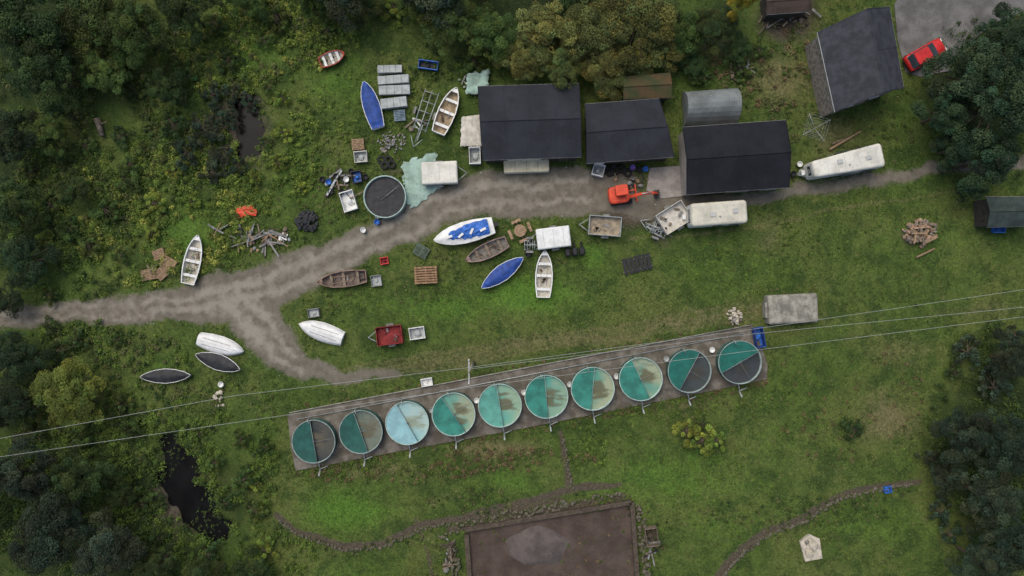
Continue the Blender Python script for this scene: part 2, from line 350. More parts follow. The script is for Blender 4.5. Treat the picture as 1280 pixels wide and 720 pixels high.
TL=[(30,25,58,'d'),(105,15,52,'m'),(175,38,42,'m'),(55,92,46,'d'),(125,85,34,'m'),(232,12,38,'d'),(5,165,42,'dd'),(52,168,30,'m'),(10,255,38,'d'),(22,325,36,'dd'),(0,375,26,'dd'),(88,235,24,'d'),
(205,105,28,'d'),(300,-12,32,'m'),(395,-8,28,'m'),(455,0,28,'d'),(520,-4,32,'m'),
(560,20,44,'m'),(612,35,42,'m'),(655,72,32,'o'),(690,30,50,'o'),(745,25,52,'o'),(800,25,48,'o'),(760,75,38,'o'),(705,85,32,'o'),(822,60,34,'o'),(860,35,34,'m'),(895,30,32,'d'),(925,60,22,'d'),(870,80,20,'d'),(765,98,26,'o'),
(1218,92,52,'c'),(1258,125,58,'c'),(1180,142,36,'c'),(1235,200,44,'c'),(1278,50,46,'c'),(1195,185,28,'c'),(1246,42,26,'c'),
(1270,450,34,'g'),(1210,545,40,'g'),(1268,560,46,'g'),(1245,625,44,'g'),(1190,600,26,'g'),(1278,690,50,'g'),(1225,700,34,'g'),
(12,445,36,'dd'),(5,505,34,'dd'),(30,590,46,'g'),(100,595,38,'d'),(55,665,54,'g'),(130,690,46,'g'),(190,710,32,'d'),(255,728,30,'d'),(310,718,26,'d'),(148,618,24,'d')]
for t in TL: tree(*t)
tree(75,497,46,'bt',h=5); tree(913,18,18,'y',h=9)
for i in range(70):
    x=rng.uniform(-260,1540);y=rng.uniform(-240,960)
    if -20<x<1300 and -30<y<750: continue
    if line(np.array([x]),np.array([y]),TRK[0])[0]<45 or line(np.array([x]),np.array([y]),TRK[2])[0]<40 : continue
    if 1120<x<1400 and y<0: continue
    if x>1300 and 230<y<430: continue
    if 560<x<1100 and y>720: continue
    tree(x,y,rng.uniform(40,60),['d','dd','m','g'][rng.integers(4)])
SH=[(345,18,20,'m'),(410,36,14,'m'),(490,8,18,'b'),(330,50,12,'m'),(285,75,18,'d'),(265,118,18,'g'),(252,160,24,'g'),(275,195,20,'g'),(232,190,20,'g'),(215,155,18,'d'),(262,215,16,'g'),(283,150,18,'g'),(290,118,16,'g'),(296,205,14,'g'),(335,110,12,'m'),(312,128,12,'g'),(330,178,10,'m'),
(352,165,14,'b'),(350,205,13,'b'),(225,95,22,'m'),(105,180,14,'m'),(155,225,20,'m'),(190,255,18,'b'),(130,260,20,'m'),(60,255,20,'m'),(110,305,18,'m'),(60,370,14,'m'),(160,205,14,'m'),(215,215,14,'b'),(85,285,20,'m'),(190,290,12,'b'),(150,320,13,'m'),
(320,222,12,'b'),(375,235,9,'b'),(305,100,10,'m'),(350,120,12,'b'),(75,130,14,'m'),(150,60,16,'b'),(165,110,16,'m'),(35,215,16,'m'),(55,300,14,'b'),(150,170,16,'d'),(180,185,14,'m'),
(858,540,18,'b'),(878,552,20,'b'),(897,552,14,'b'),(880,530,10,'m'),(1070,537,16,'d'),(1060,530,9,'m'),(145,425,12,'m'),(150,505,16,'m'),(160,540,18,'m'),(330,560,12,'m'),(300,550,14,'m'),(305,600,18,'m'),(318,640,16,'m'),(330,690,18,'b'),(175,575,14,'m'),(178,632,18,'m'),(198,672,14,'d'),(320,605,12,'b'),(268,580,13,'m'),(284,630,13,'d'),(248,543,10,'m'),(262,694,16,'d'),
(590,75,18,'m'),(930,90,14,'m'),(880,95,16,'m'),(950,60,14,'m'),(1210,440,22,'g'),(1245,485,24,'g'),(1195,465,13,'d'),(1165,575,15,'g'),(1175,640,18,'g'),(1190,670,16,'g'),(1270,420,14,'g'),(60,410,14,'d'),(95,425,16,'d'),(70,440,18,'d'),(100,545,18,'m'),(40,540,20,'d'),(240,250,12,'b'),(265,30,18,'m'),(120,405,8,'m')]
for s in SH: tree(*s,bush=True)
def inmask(px,py,lim=.3):
    d,_,m,_,_,_=masks(px,py); return (d<lim)&(pondm(px,py)<.4)
def mass(name,regions,lsize,base):
    Vs=[];Cs=[]
    for (cx,cy,rx,ry,n,rad,hgt,nl,cols) in regions:
        a=rng.uniform(0,6.283,n);q=np.sqrt(rng.random(n)); px=cx+rx*q*np.cos(a);py=cy+ry*q*np.sin(a)
        k=inmask(px,py)&(fbm(px,py,.02,3)>rng.uniform(.3,.5,n)); px=px[k];py=py[k];n=len(px)
        if n==0: continue
        X=(px-640)/S;Y=(360-py)/S; R=rad*rng.uniform(.4,1.3,n);Hh=hgt*rng.uniform(.4,1.2,n)
        zone=np.floor(fbm(px+900,py,.025,3)*37).astype(int)
        idx=np.where(rng.random(n)<.55,zone%len(cols),rng.integers(0,len(cols),n))
        cb=np.array(cols)[idx]*rng.uniform(.7,1.35,(n,1))
        i=np.repeat(np.arange(n),nl);m=len(i)
        d=rng.normal(size=(m,3));d[:,2]=np.abs(d[:,2]);d/=np.linalg.norm(d,axis=1,keepdims=True);s=rng.uniform(.3,1,m)
        p=np.stack([X[i]+d[:,0]*R[i]*s,Y[i]+d[:,1]*R[i]*s,d[:,2]*Hh[i]*s-.05],1)
        nr=d*.5+np.array([0,0,.8])+rng.normal(size=(m,3))*.5
        Vs.append(leafarr(p,nr,lsize*rng.uniform(.6,1.4,m)));Cs.append(cb[i]*rng.uniform(.7,1.3,(m,1)))
    me=quadmesh(name,np.concatenate(Vs),np.concatenate(Cs),[LEAF]); o=bpy.data.objects.new(name,me); scene.collection.objects.link(o)
G1=(.072,.118,.025);G2=(.112,.17,.03);G3=(.16,.22,.038);G4=(.045,.075,.022);BR=(.16,.115,.06);YL=(.27,.29,.06);OL=(.12,.133,.048)
def along(pts,n,cols,r=.28,h=.3,sp=6):
    o=[]
    for (x0,y0),(x1,y1) in zip(pts[:-1],pts[1:]):
        L=math.hypot(x1-x0,y1-y0);k=max(1,int(L/16))
        for i in range(k):
            t=(i+.5)/k;o.append((x0+(x1-x0)*t,y0+(y1-y0)*t,10,sp,n,r,h,28,cols))
    return o
mass('undergrowth',[(130,150,150,150,1000,.6,.8,70,[G1,G4,G2,OL,G1]),(200,270,120,90,850,.5,.7,60,[G2,G3,G1,G2,YL]),(70,300,90,110,600,.6,.8,60,[G1,G4,G2,G1]),(310,65,100,70,650,.45,.7,55,[G2,G3,G1,OL,G2,YL]),
(340,180,60,90,450,.4,.6,50,[G2,G3,G1]),(420,25,130,35,350,.45,.7,55,[G1,G2,G3]),(150,620,190,110,1100,.6,.9,65,[G1,G4,G2,G2]),(280,590,70,80,480,.45,.7,50,[G1,G2,G4,G2]),(120,470,120,80,550,.4,.5,50,[G1,G2,G4,OL]),
(1250,550,90,150,420,.6,.8,60,[G4,G4,G1]),(1230,130,80,110,260,.6,.8,50,[G4,G1]),(560,70,90,30,160,.4,.6,45,[G1,G2,G4]),(960,80,70,60,220,.4,.5,45,[G1,OL,BR]),(730,560,30,35,60,.35,.4,40,[G1,G2]),
(330,700,70,40,200,.4,.6,45,[G1,G2]),(90,420,60,16,60,.4,.5,40,[G1,G2]),(990,170,40,50,70,.35,.4,40,[G1,OL])],.155,0)
mass('weeds',[(640,575,110,16,240,.3,.35,35,[BR,G1,OL,BR]),(490,592,110,12,180,.3,.35,35,[BR,G1,G2,OL]),(830,510,100,14,150,.3,.35,35,[G1,G2,OL]),(620,300,140,40,240,.25,.25,25,[G1,G2,OL]),(450,110,90,70,330,.25,.3,28,[G1,G2,G3]),
(420,220,90,60,270,.25,.3,28,[G1,G2,OL]),(400,400,60,60,110,.25,.2,24,[G1,G2]),(480,350,100,50,160,.22,.2,24,[G1,G2,OL]),(900,300,100,50,110,.25,.2,24,[G1,G2]),(720,690,140,70,60,.3,.3,30,[G1,OL,BR]),(650,628,120,20,200,.25,.3,28,[G1,G4,OL]),(1060,500,100,80,180,.3,.25,24,[OL,BR,G1]),
(340,320,80,40,170,.25,.3,25,[G1,G2,OL]),(1090,140,60,90,140,.3,.3,28,[G1,OL,G2]),(250,400,90,12,80,.25,.2,24,[G1,G2]),(280,520,70,50,190,.3,.35,30,[G1,G2,OL]),(1000,640,120,20,150,.25,.25,26,[G1,OL,G4]),(830,690,30,40,80,.35,.4,30,[G1,G2,G4]),(540,700,30,40,80,.3,.4,30,[G1,G2,OL]),
(900,560,250,100,240,.25,.15,22,[G2,G1,OL]),(1100,340,170,80,200,.22,.15,20,[G2,G1]),(700,370,250,60,170,.2,.15,20,[G2,G1]),(1050,680,150,50,140,.25,.2,22,[G2,G1,OL])]
+along([(362,590),(520,563),(660,537),(880,494),(960,478)],9,[G1,G2,OL,BR])+along([(362,512),(640,458),(940,402)],3,[G1,OL,BR],.18,.15,4)+along([(575,660),(790,624),(805,720)],7,[G1,G4,OL])
+along([(345,657),(430,696),(530,666)],4,[G1,G4,OL])+along([(900,737),(960,678),(1045,636),(1150,612)],4,[G1,G4,OL])+along([(590,92),(600,205)],4,[G1,G2])+along([(990,150),(993,235)],4,[G1,OL])+along([(380,360),(460,325),(530,290)],5,[G1,G2])+along([(190,360),(330,335),(480,268)],5,[G1,G2,OL])+along([(960,368),(1020,362)],4,[G1,OL])+along([(845,296),(940,284)],5,[G1,G2]),.125,0)
n=64000
px=rng.uniform(-60,1340,n);py=rng.uniform(-60,780,n); d_,r_,m_,b_,y_,u_=masks(px,py)
k=(d_<.35)&(m_<.6)&(rng.random(n)<(.35+.65*(fbm(px,py,.02,3)>.5))); px,py,b_,y_=px[k],py[k],b_[k],y_[k]; n=len(px)
nb=4;i=np.repeat(np.arange(n),nb);m=len(i);ang=rng.uniform(0,6.283,m);lean=rng.uniform(.03,.16,m);hh=rng.uniform(.06,.2,m)
X=(px-640)/S;Y=(360-py)/S;bx=X[i]+rng.normal(0,.05,m);by=Y[i]+rng.normal(0,.05,m);wd=.035
dx,dy=np.cos(ang),np.sin(ang);z0=-.1
V=np.stack([np.stack([bx-dy*wd,by+dx*wd,np.full(m,z0)],1),np.stack([bx+dy*wd,by-dx*wd,np.full(m,z0)],1),np.stack([bx+dx*lean+dy*wd*.4,by+dy*lean-dx*wd*.4,hh+z0],1),np.stack([bx+dx*lean-dy*wd*.4,by+dy*lean+dx*wd*.4,hh+z0],1)],1)
col=np.array([.088,.136,.031])[None]*(1-b_[:,None])+np.array([.122,.235,.036])[None]*b_[:,None]; col=col*(1-y_[:,None]*.85)+np.array([.2,.182,.09])[None]*y_[:,None]*.85
col=col*rng.uniform(.6,1.5,(n,1)); me=quadmesh('grass',V,col[i],[LEAF]); scene.collection.objects.link(bpy.data.objects.new('grass',me))
# ------------------------------------------------ buildings
ROOFD=M('dark_sheet_roof',(.023,.0265,.033),.75,.18,.5,dirt=.35,dcol=(.045,.048,.048),spec=.15)
ROOFK=M('black_felt_roof',(.0135,.015,.0195),.8,.2,.5,dirt=.35,dcol=(.028,.03,.032),spec=.15)
SLATE=M('slate_roof',(.045,.049,.058),.75,.22,1.2,dirt=.35,dcol=(.028,.032,.03),bump=.015,spec=.15)
MOSS=M('mossy_roof',(.085,.055,.025),.9,.2,.8,col2=(.04,.052,.02),dirt=.5,dcol=(.025,.028,.018),bump=.03)
RENDER=M('rendered_wall',(.3,.28,.25),.9,.15,1,dirt=.3)
WOODW=M('dark_timber_wall',(.05,.045,.04),.85,.3,3)
def building(name,quad,he,hr,axis_,roof,wall,rib=1.0,doors=(),ribr=.014,gut=None):
    b=MB(); q=[Vector(W(x,y,he)) for x,y in quad]
    TLc,TR,BR_,BL=q
    if axis_=='x': r0=(TLc+BL)/2;r1=(TR+BR_)/2
    else: r0=(TLc+TR)/2;r1=(BL+BR_)/2
    r0.z=r1.z=hr
    cen=sum(q,Vector())/4
    def ins(p,z):
        d=(cen-p);d.z=0; pp=p+d.normalized()*.32; return (pp.x,pp.y,z)
    iw=[ins(p,he-.1) for p in q]
    b.prism([(p[0],p[1]) for p in iw],-.3,he-.08,wall)
    def ri(a):
        d=(cen-a);d.z=0; v=a+d.normalized()*.25; return (v.x,v.y,hr-.12)
    R0=ri(r0);R1=ri(r1)
    if axis_=='x': g=[(iw[0],iw[3],R0),(iw[2],iw[1],R1)]
    else: g=[(iw[1],iw[0],R0),(iw[3],iw[2],R1)]
    for t in g: b.add(t,[(0,1,2)],wall)
    if axis_=='x': sl=[(r0,r1,TR,TLc),(BL,BR_,r1,r0)]
    else: sl=[(TLc,BL,r1,r0),(r0,r1,BR_,TR)]
    for s_ in sl:
        b.slab([tuple(p) for p in s_],.07,roof)
        a0,a1,c1,c0=s_
        L=(a1-a0).length; k=max(2,int(L/rib))
        for i in range(k+1):
            t=(i+.02)/(k+.04); p=a0.lerp(a1,t);r=c0.lerp(c1,t)
            b.tube(p+Vector((0,0,.004)),r+Vector((0,0,.004)),ribr if 0<i<k else .035,roof,n=5)
    b.tube(r0+Vector((0,0,.01)),r1+Vector((0,0,.01)),.06,roof,n=6)
    ed=[(BL,BR_),(TLc,TR)] if axis_=='x' else [(TLc,BL),(TR,BR_)]
    for e0,e1 in ed: b.tube(e0-Vector((0,0,.08)),e1-Vector((0,0,.08)),.05,gut or DULL,n=6)
    fr=(Vector(iw[2])-Vector(iw[3])); ang=math.atan2(fr.y,fr.x); nn=Vector((math.sin(ang),-math.cos(ang),0))
    for t,w,h,z,mat in doors:
        p=Vector(iw[3]).lerp(Vector(iw[2]),t)+nn*.03; b.box(p.x,p.y,z+h/2,w,.06,h,mat,ang)
        b.box(p.x,p.y,z+h+.06,w+.16,.1,.1,WHITE,ang)
    return b.obj(name)
building('boat_shed',[(597,108),(724,104),(727,196),(603,200)],2.8,3.5,'x',ROOFD,WOODW,2.0,doors=[(.42,3.2,2.3,0,CREAM),(.85,1,2,0,DARKW)])
building('workshop_shed',[(731,130),(824,123),(843,196),(733,204)],2.7,3.2,'x',ROOFD,WOODW,2.0,doors=[(.15,.9,2,0,WHITE),(.6,2.4,2.1,0,DARKW)])
building('mossy_outbuilding',[(778,96),(838,91),(840,122),(779,124)],2.4,2.8,'x',MOSS,WOODW,1.2,gut=DARKW)
building('black_roofed_barn',[(853,159),(983,150),(987,234),(858,243)],3.0,3.8,'x',ROOFK,RENDER,2.4,doors=[(.3,2.6,2.3,0,DARKW),(.75,.9,2,0,DARKW)])
building('stone_house',[(1022,40),(1112,8),(1130,110),(1044,140)],3.6,6.2,'y',SLATE,STONE,3.5,doors=[(.3,.8,1.1,1,GLASS),(.7,.8,1.1,1,GLASS)],gut=GREYP)
building('small_outbuilding',[(1232,246),(1300,246),(1300,282),(1234,284)],2.2,2.7,'x',M('green_felt_roof',(.03,.045,.04),.8,.3,1),WOODW,1.2)
b=MB();q=[W(856,112,1.5),W(922,107,1.5),W(924,152,1.5),W(858,155,1.5)]
ARCH=M('corrugated_grey',(.16,.18,.178),.6,.2,.7,dirt=.3)
rings=[]
for i in range(61):
    t=i/60; a=Vector(q[0]).lerp(Vector(q[1]),t);c_=Vector(q[3]).lerp(Vector(q[2]),t);r=[]
    for j in range(13):
        u=j/12; an=math.pi*u; p=c_.lerp(a,.5-.5*math.cos(an)); k=1+ .02*(i%2); r.append((p.x,p.y,math.sin(an)*2.3*k+.3))
    rings.append(r)
b.loft(rings,ARCH,False); b.add(rings[0],[tuple(range(13))],ARCH);b.add(rings[-1],[tuple(range(12,-1,-1))],ARCH)
b.obj('arched_metal_store')
ASPH=M('asphalt',(.13,.128,.124),.95,.25,.6,dirt=.35,bump=.01)
b=MB();b.prism([W(x,y)[:2] for x,y in [(1118,5),(1150,-40),(1210,-90),(1460,-110),(1460,-10),(1290,10),(1240,30),(1205,60),(1190,88),(1150,96),(1132,90),(1122,50)]],-.3,.02,ASPH);b.obj('road')
b=MB();b.prism([W(x,y)[:2] for x,y in [(812,210),(853,207),(855,245),(826,248),(808,238)]],-.3,.03,M('yard_concrete',(.27,.245,.225),.9,.2,1,dirt=.4));b.obj('concrete_pad')
SLAB=M('stained_concrete',(.09,.078,.06),.9,.3,.9,col2=(.19,.172,.145),lo=.38,hi=.68,dirt=.65,dcol=(.05,.055,.028),bump=.02)
b=MB();b.prism([W(x,y)[:2] for x,y in [(360,518),(420,506),(940,407),(950,430),(959,455),(958,474),(880,490),(660,534),(520,560),(370,588),(364,560)]],-.3,.12,SLAB)
b.tube(W(362,516,.2),W(940,406,.2),.06,CONC);b.tube(W(372,524,.2),W(930,417,.2),.045,GALV)
b.obj('concrete_tank_base')
def tankfloor(nm,c1,c2,c3,ang):
    m=bpy.data.materials.new(nm);m.use_nodes=True;nt=m.node_tree;p=nt.nodes['Principled BSDF'];o,v=objvec(nt)
    n1=noise(nt,v,.8,3,.5)
    a=math.radians(ang)
    mp=nd(nt,'ShaderNodeMapping');nt.links.new(o,mp.inputs[0]);mp.inputs['Rotation'].default_value=(0,0,-a+.5);mp.inputs['Scale'].default_value=(.6,1.6,1)
    sx=nd(nt,'ShaderNodeSeparateXYZ');nt.links.new(o,sx.inputs[0])
    va=nd(nt,'ShaderNodeVectorMath',operation='ADD');nt.links.new(mp.outputs[0],va.inputs[0]);va.inputs[1].default_value=(ang*.37,ang*.11,0)
    n2=noise(nt,va.outputs[0],1.3,3,.5)
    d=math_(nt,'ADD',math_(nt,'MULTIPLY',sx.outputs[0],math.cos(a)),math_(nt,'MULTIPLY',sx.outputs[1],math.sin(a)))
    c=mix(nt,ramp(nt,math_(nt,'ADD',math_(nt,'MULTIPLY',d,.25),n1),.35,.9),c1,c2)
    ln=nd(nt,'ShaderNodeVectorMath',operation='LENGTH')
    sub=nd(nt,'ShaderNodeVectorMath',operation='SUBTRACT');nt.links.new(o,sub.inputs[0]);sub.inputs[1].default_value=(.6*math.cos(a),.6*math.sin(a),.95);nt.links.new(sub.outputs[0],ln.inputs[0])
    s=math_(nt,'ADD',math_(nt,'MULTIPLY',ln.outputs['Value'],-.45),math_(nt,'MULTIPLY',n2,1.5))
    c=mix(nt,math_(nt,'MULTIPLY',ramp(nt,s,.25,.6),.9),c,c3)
    nt.links.new(c,p.inputs['Base Color']);p.inputs['Roughness'].default_value=.25;p.inputs['Specular IOR Level'].default_value=.3;return m
BG=(.29,.33,.22);DK=(.026,.034,.034);BN=(.11,.105,.055)
NET_G=M('green_net',(.011,.115,.09),.7,.18,1.5,dirt=.3);NET_D=M('dark_teal_net',(.016,.085,.07),.7,.2,1.5);NET_T=M('teal_net',(.03,.18,.14),.7,.25,1.0,dirt=.35,dcol=(.05,.1,.065));NET_L=M('pale_turquoise_net',(.09,.29,.23),.7,.2,1.0,dirt=.3,dcol=(.08,.16,.11));NET_B=M('pale_blue_net',(.23,.42,.45),.7,.14,1.2,dirt=.25,dcol=(.12,.2,.18))
TK=[((392,552),NET_D,100,(DK,(.07,.07,.06),(.1,.09,.06))),((451,540),NET_D,110,((.06,.1,.085),(.15,.17,.13),(.11,.1,.06))),((509,529),NET_B,120,((.2,.42,.44),(.34,.46,.43),(.24,.28,.2))),
((567,518),NET_T,125,((.09,.3,.24),BG,BN)),((625,507),NET_L,100,((.11,.34,.27),(.25,.36,.25),BN)),((683,496),NET_T,95,((.06,.28,.22),(.21,.32,.23),BN)),
((741,486),NET_T,85,((.09,.27,.2),BG,BN)),((801,474),NET_T,115,((.09,.26,.2),BG,BN)),((862,464),NET_G,62,(DK,(.05,.06,.06),(.05,.05,.04))),((925,453),NET_G,30,(DK,(.045,.05,.055),(.04,.04,.035)))]
RIMP=M('pale_green_rim',(.34,.45,.4),.6,.15,2,dirt=.45);RIMD=M('grey_rim',(.24,.3,.28),.6,.2,2,dirt=.4);WALLT=M('tank_wall_green',(.05,.12,.1),.6,.2,1)
for i,((x,y),net,ang,fl) in enumerate(TK):
    b=MB();p=W(x,y,1.2);R=2.06;dark=i in(0,1,8,9)
    b.lathe(0,0,[(R,.1),(R,1.2)],64,WALLT); b.lathe(0,0,[(R+.0,1.2),(R+.04,1.2),(R+.04,1.25),(R-.04,1.25),(R-.05,.6)],64,RIMD if dark else RIMP)
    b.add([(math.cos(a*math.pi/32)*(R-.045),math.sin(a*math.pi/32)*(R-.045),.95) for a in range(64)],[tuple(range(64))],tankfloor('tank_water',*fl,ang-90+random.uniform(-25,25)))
    a0=math.radians(ang);r=R-.05;m_=24
    rings=[[(r*f*math.cos(a0+math.pi*j/m_),r*f*math.sin(a0+math.pi*j/m_),1.2-.12*(1-f*f)+random.uniform(0,.02)) for j in range(m_+1)] for f in (1,.8,.6,.4,.2,.01)]
    b.loft(rings,net,True)
    c,s=math.cos(a0),math.sin(a0)
    b.tube((-c*R,-s*R,1.26),(c*R,s*R,1.26),.02,GALV)
    b.tube((.0,0,1.24),(s*R*.98,-c*R*.98,1.26),.013,DULL); b.tube((0,0,.9),(0,0,1.35),.06,DULL)
    k=random.uniform(-.15,.25)
    b.tube((.1+k,-R+.05,.4),(.25+k,-R-.75,.35),.055,GALV);b.tube((.25+k,-R-.8,.15),(.3+k,-R-1.3,.95),.075,GREYP); b.tube((.25+k,-R-.8,.3),(1.0+k,-R-.5,.25),.045,GREYP)
    b.tube((-.6,R+.05,.2),(-.55,R+.05,1.4),.04,GALV);b.tube((-.55,R+.05,1.4),(-.4,R-.35,1.4),.035,GALV)
    b.obj('fish_tank',(p[0],p[1],0))
b=MB();p=W(481,246,1.0);R=2.0
b.lathe(0,0,[(R,0),(R,1.0),(R+.06,1.0),(R+.06,1.07),(R-.05,1.07),(R-.05,.5)],56,RIMP);b.add([(math.cos(a*math.pi/28)*(R-.055),math.sin(a*math.pi/28)*(R-.055),.75) for a in range(56)],[tuple(range(56))],BLACKC)
b.tube((-.4,-.3,.8),(1.4,1.1,1.1),.03,DULL)
b.obj('round_water_tank',(p[0],p[1],0))
# ------------------------------------------------ boats
def boat(a,b_,wpx,kind,hull=WHITE,inner=None,rim=None,cover=None,double=False,depth=.6,thwart=WOOD,z0=.1,nth=3):
    loc,rz,L=ab(a,b_); Wd=wpx/S; b=MB()
    T=[0,.12,.3,.5,.7,.82,.92,.98,1]; Wt=[.74,.86,.98,1,.86,.65,.38,.14,.03]
    if double: T=[0,.03,.12,.3,.5,.7,.88,.97,1];Wt=[.03,.18,.5,.85,1,.85,.5,.18,.03]
    n=28; st=[]
    for i in range(n+1):
        t=i/n; hw=Wd/2*float(np.interp(t,T,Wt)); sh=depth*(1+.25*max(0,(t-.5))**2*4*.5+(.1*(1-t) if not double else .15*(1-2*t)**2)); kr=depth*.5*max(0,(t-.82)/.18)**2
        if double: kr=depth*.5*(max(0,(t-.85)/.15)**2+max(0,(.15-t)/.15)**2)
        st.append((-L/2+L*t,hw,sh,kr))
    up=(kind=='up')
    def z(v): return z0+v if not up else z0+depth*1.1-v
    outer=[[(x,s_*hw*f,z(kr+(sh-kr)*g)) for s_,f,g in ((-1,1,1),(-1,.96,.55),(-1,.7,.12),(-1,.25,.02),(1,0,0),(1,.25,.02),(1,.7,.12),(1,.96,.55),(1,1,1))] for x,hw,sh,kr in st]
    b.loft(outer,hull,True); b.add(outer[0],[tuple(range(9))],hull)
    rim=rim or hull
    if up:
        b.tube((st[0][0],0,z(-.03)),(st[24][0],0,z(st[24][3]-.03)),.03,rim,n=5)
        for s_ in(-1,1):
            b.loft([[(x,s_*(hw+.03),z(sh-.0)),(x,s_*(hw+.03),z(sh-.09)),(x,s_*(hw-.01),z(sh-.1))] for x,hw,sh,kr in st],rim,False)
            b.tube((st[3][0],s_*st[3][1]*.45,z(-.0)),(st[20][0],s_*st[20][1]*.4,z(.01)),.02,DULL,n=5)
    else:
        for s_ in(-1,1):
            b.loft([[(x,s_*(hw+.03),z(sh-.07)),(x,s_*(hw+.03),z(sh+.02)),(x,s_*max(0,hw-.07),z(sh+.02)),(x,s_*max(0,hw-.07),z(sh-.07))] for x,hw,sh,kr in st],rim,False)
        if not double: b.box(st[0][0]+.03,0,z(st[0][2]*.6),.08,st[0][1]*1.9,st[0][2]*.75,rim)
        if kind=='open':
            inner=inner or hull
            inn=[[(x,s_*max(0.0,(hw*f-.06)),z(kr+.05+(sh-kr)*g)) for s_,f,g in ((-1,1,.95),(-1,.92,.5),(-1,.68,.14),(1,.68,.14),(1,.92,.5),(1,1,.95))] for x,hw,sh,kr in st]
            b.loft(inn,inner,True)
            for t in (.2,.48,.73):
                i=int(t*n);x,hw,sh,kr=st[i]; b.box(x,0,z(sh*.72),.27,hw*1.88,.05,thwart)
            b.prism([(st[i][0],s_*(st[i][1]-.05)) for s_,rr in((1,range(25,n+1)),(-1,range(n,24,-1))) for i in rr if st[i][1]>.06],z(st[26][2]-.08),z(st[26][2]-.02),rim)
            for s_ in(-1,1): b.tube((-L*.25,s_*Wd*.15,z(depth*.78)),(L*.2,s_*Wd*.2,z(depth*.8)),.025,TIMBER)
            for k in range(4): b.box(random.uniform(-.3,.2)*L,random.uniform(-.2,.2)*Wd,z(.2),random.uniform(.2,.5),random.uniform(.1,.3),.1,random.choice([DARKW,WOOD,DULL]),random.uniform(0,3))
        else:
            cv=[[(x,s_*max(0,hw-.02)*f,z(sh+.03+g*(.22 if 2<i<n-2 else .05)+random.uniform(-.03,.03)*(f<.9))) for s_,f,g in ((-1,1,0),(-1,.6,.5),(-1,.3,.85),(1,0,1),(1,.3,.85),(1,.6,.5),(1,1,0))] for i,(x,hw,sh,kr) in enumerate(st)]
            b.loft(cv,cover,True)
    if kind!='up':
        for t in (.25,.65): b.box(-L/2+L*t,0,z0-.06,.12,Wd*.6,.16,WOOD)
    return b,loc,rz,L,Wd
def mk(name,*a,**k):
    b,loc,rz,L,Wd=boat(*a,**k); return b.obj(name,loc,rz)
OFFW=M('stained_boat_interior',(.45,.43,.36),.7,.2,3,dirt=.5,dcol=(.14,.11,.06))
mk('blue_covered_boat',(473,160),(455,102),21,'cov',cover=BLUE,depth=.5)
mk('rowing_boat',(548,167),(571,110),22,'open',inner=M('tan_interior',(.34,.27,.17),.8,.3,2,dirt=.4),thwart=WHITE,depth=.6)
mk('red_dinghy',(400,79),(431,66),17,'open',hull=MAROON,rim=M('red_rim',(.35,.05,.03),.6),inner=OFFW,thwart=WHITE,depth=.45)
mk('white_rowing_boat',(235,355),(248,294),21,'open',inner=OFFW,thwart=WHITE,depth=.5)
mk('white_rowing_boat',(679,372),(681,313),21,'open',inner=OFFW,thwart=WHITE,depth=.5)
mk('blue_covered_boat',(602,360),(654,322),20,'cov',cover=BLUE,depth=.5,double=True)
mk('old_wooden_boat',(634,302),(582,326),19,'open',hull=MAROON,rim=M('faded_rim',(.26,.18,.16),.8,.3),inner=M('grey_interior',(.16,.15,.13),.9,.3,2),depth=.5)
mk('old_wooden_boat',(458,345),(397,353),20,'open',hull=DARKW,rim=M('rust_rim',(.22,.15,.11),.8,.3),inner=M('muddy_interior',(.13,.1,.085),.9,.3,2),depth=.5)
mk('upturned_white_boat',(428,424),(373,405),23,'up',depth=.55)
mk('upturned_white_boat',(247,424),(303,440),22,'up',depth=.5)
mk('black_covered_canoe',(300,462),(245,443),20,'cov',cover=BLACKC,rim=WHITE,double=True,depth=.4)
mk('black_covered_canoe',(238,469),(176,471),18,'cov',cover=BLACKC,rim=WHITE,double=True,depth=.4)
b,loc,rz,L,Wd=boat((617,282),(543,301),26,'cov',cover=WHITE,depth=.9)
pts=[]
for i in range(15):
    r=[]
    for j in range(9):
        u=i/14;v=j/8; wd=Wd*.36*(1-.55*u**3)
        r.append((-L*.42+L*.66*u+random.uniform(-.06,.06)*(j in(0,8)),(v-.5)*2*wd+random.uniform(-.07,.07),1.22+.22*math.sin(v*math.pi)+random.uniform(-.07,.09)))
    pts.append(r)
b.loft(pts,BLUEB,False)
for k in range(4): b.box(-L*.32+k*1.1,random.uniform(-.3,.3),1.5,.6,.22,.08,WHITE,random.uniform(-1,1))
b.box(-L/2-.25,0,.9,.4,.4,.9,BLACK)
b.obj('motorboat',loc,rz)
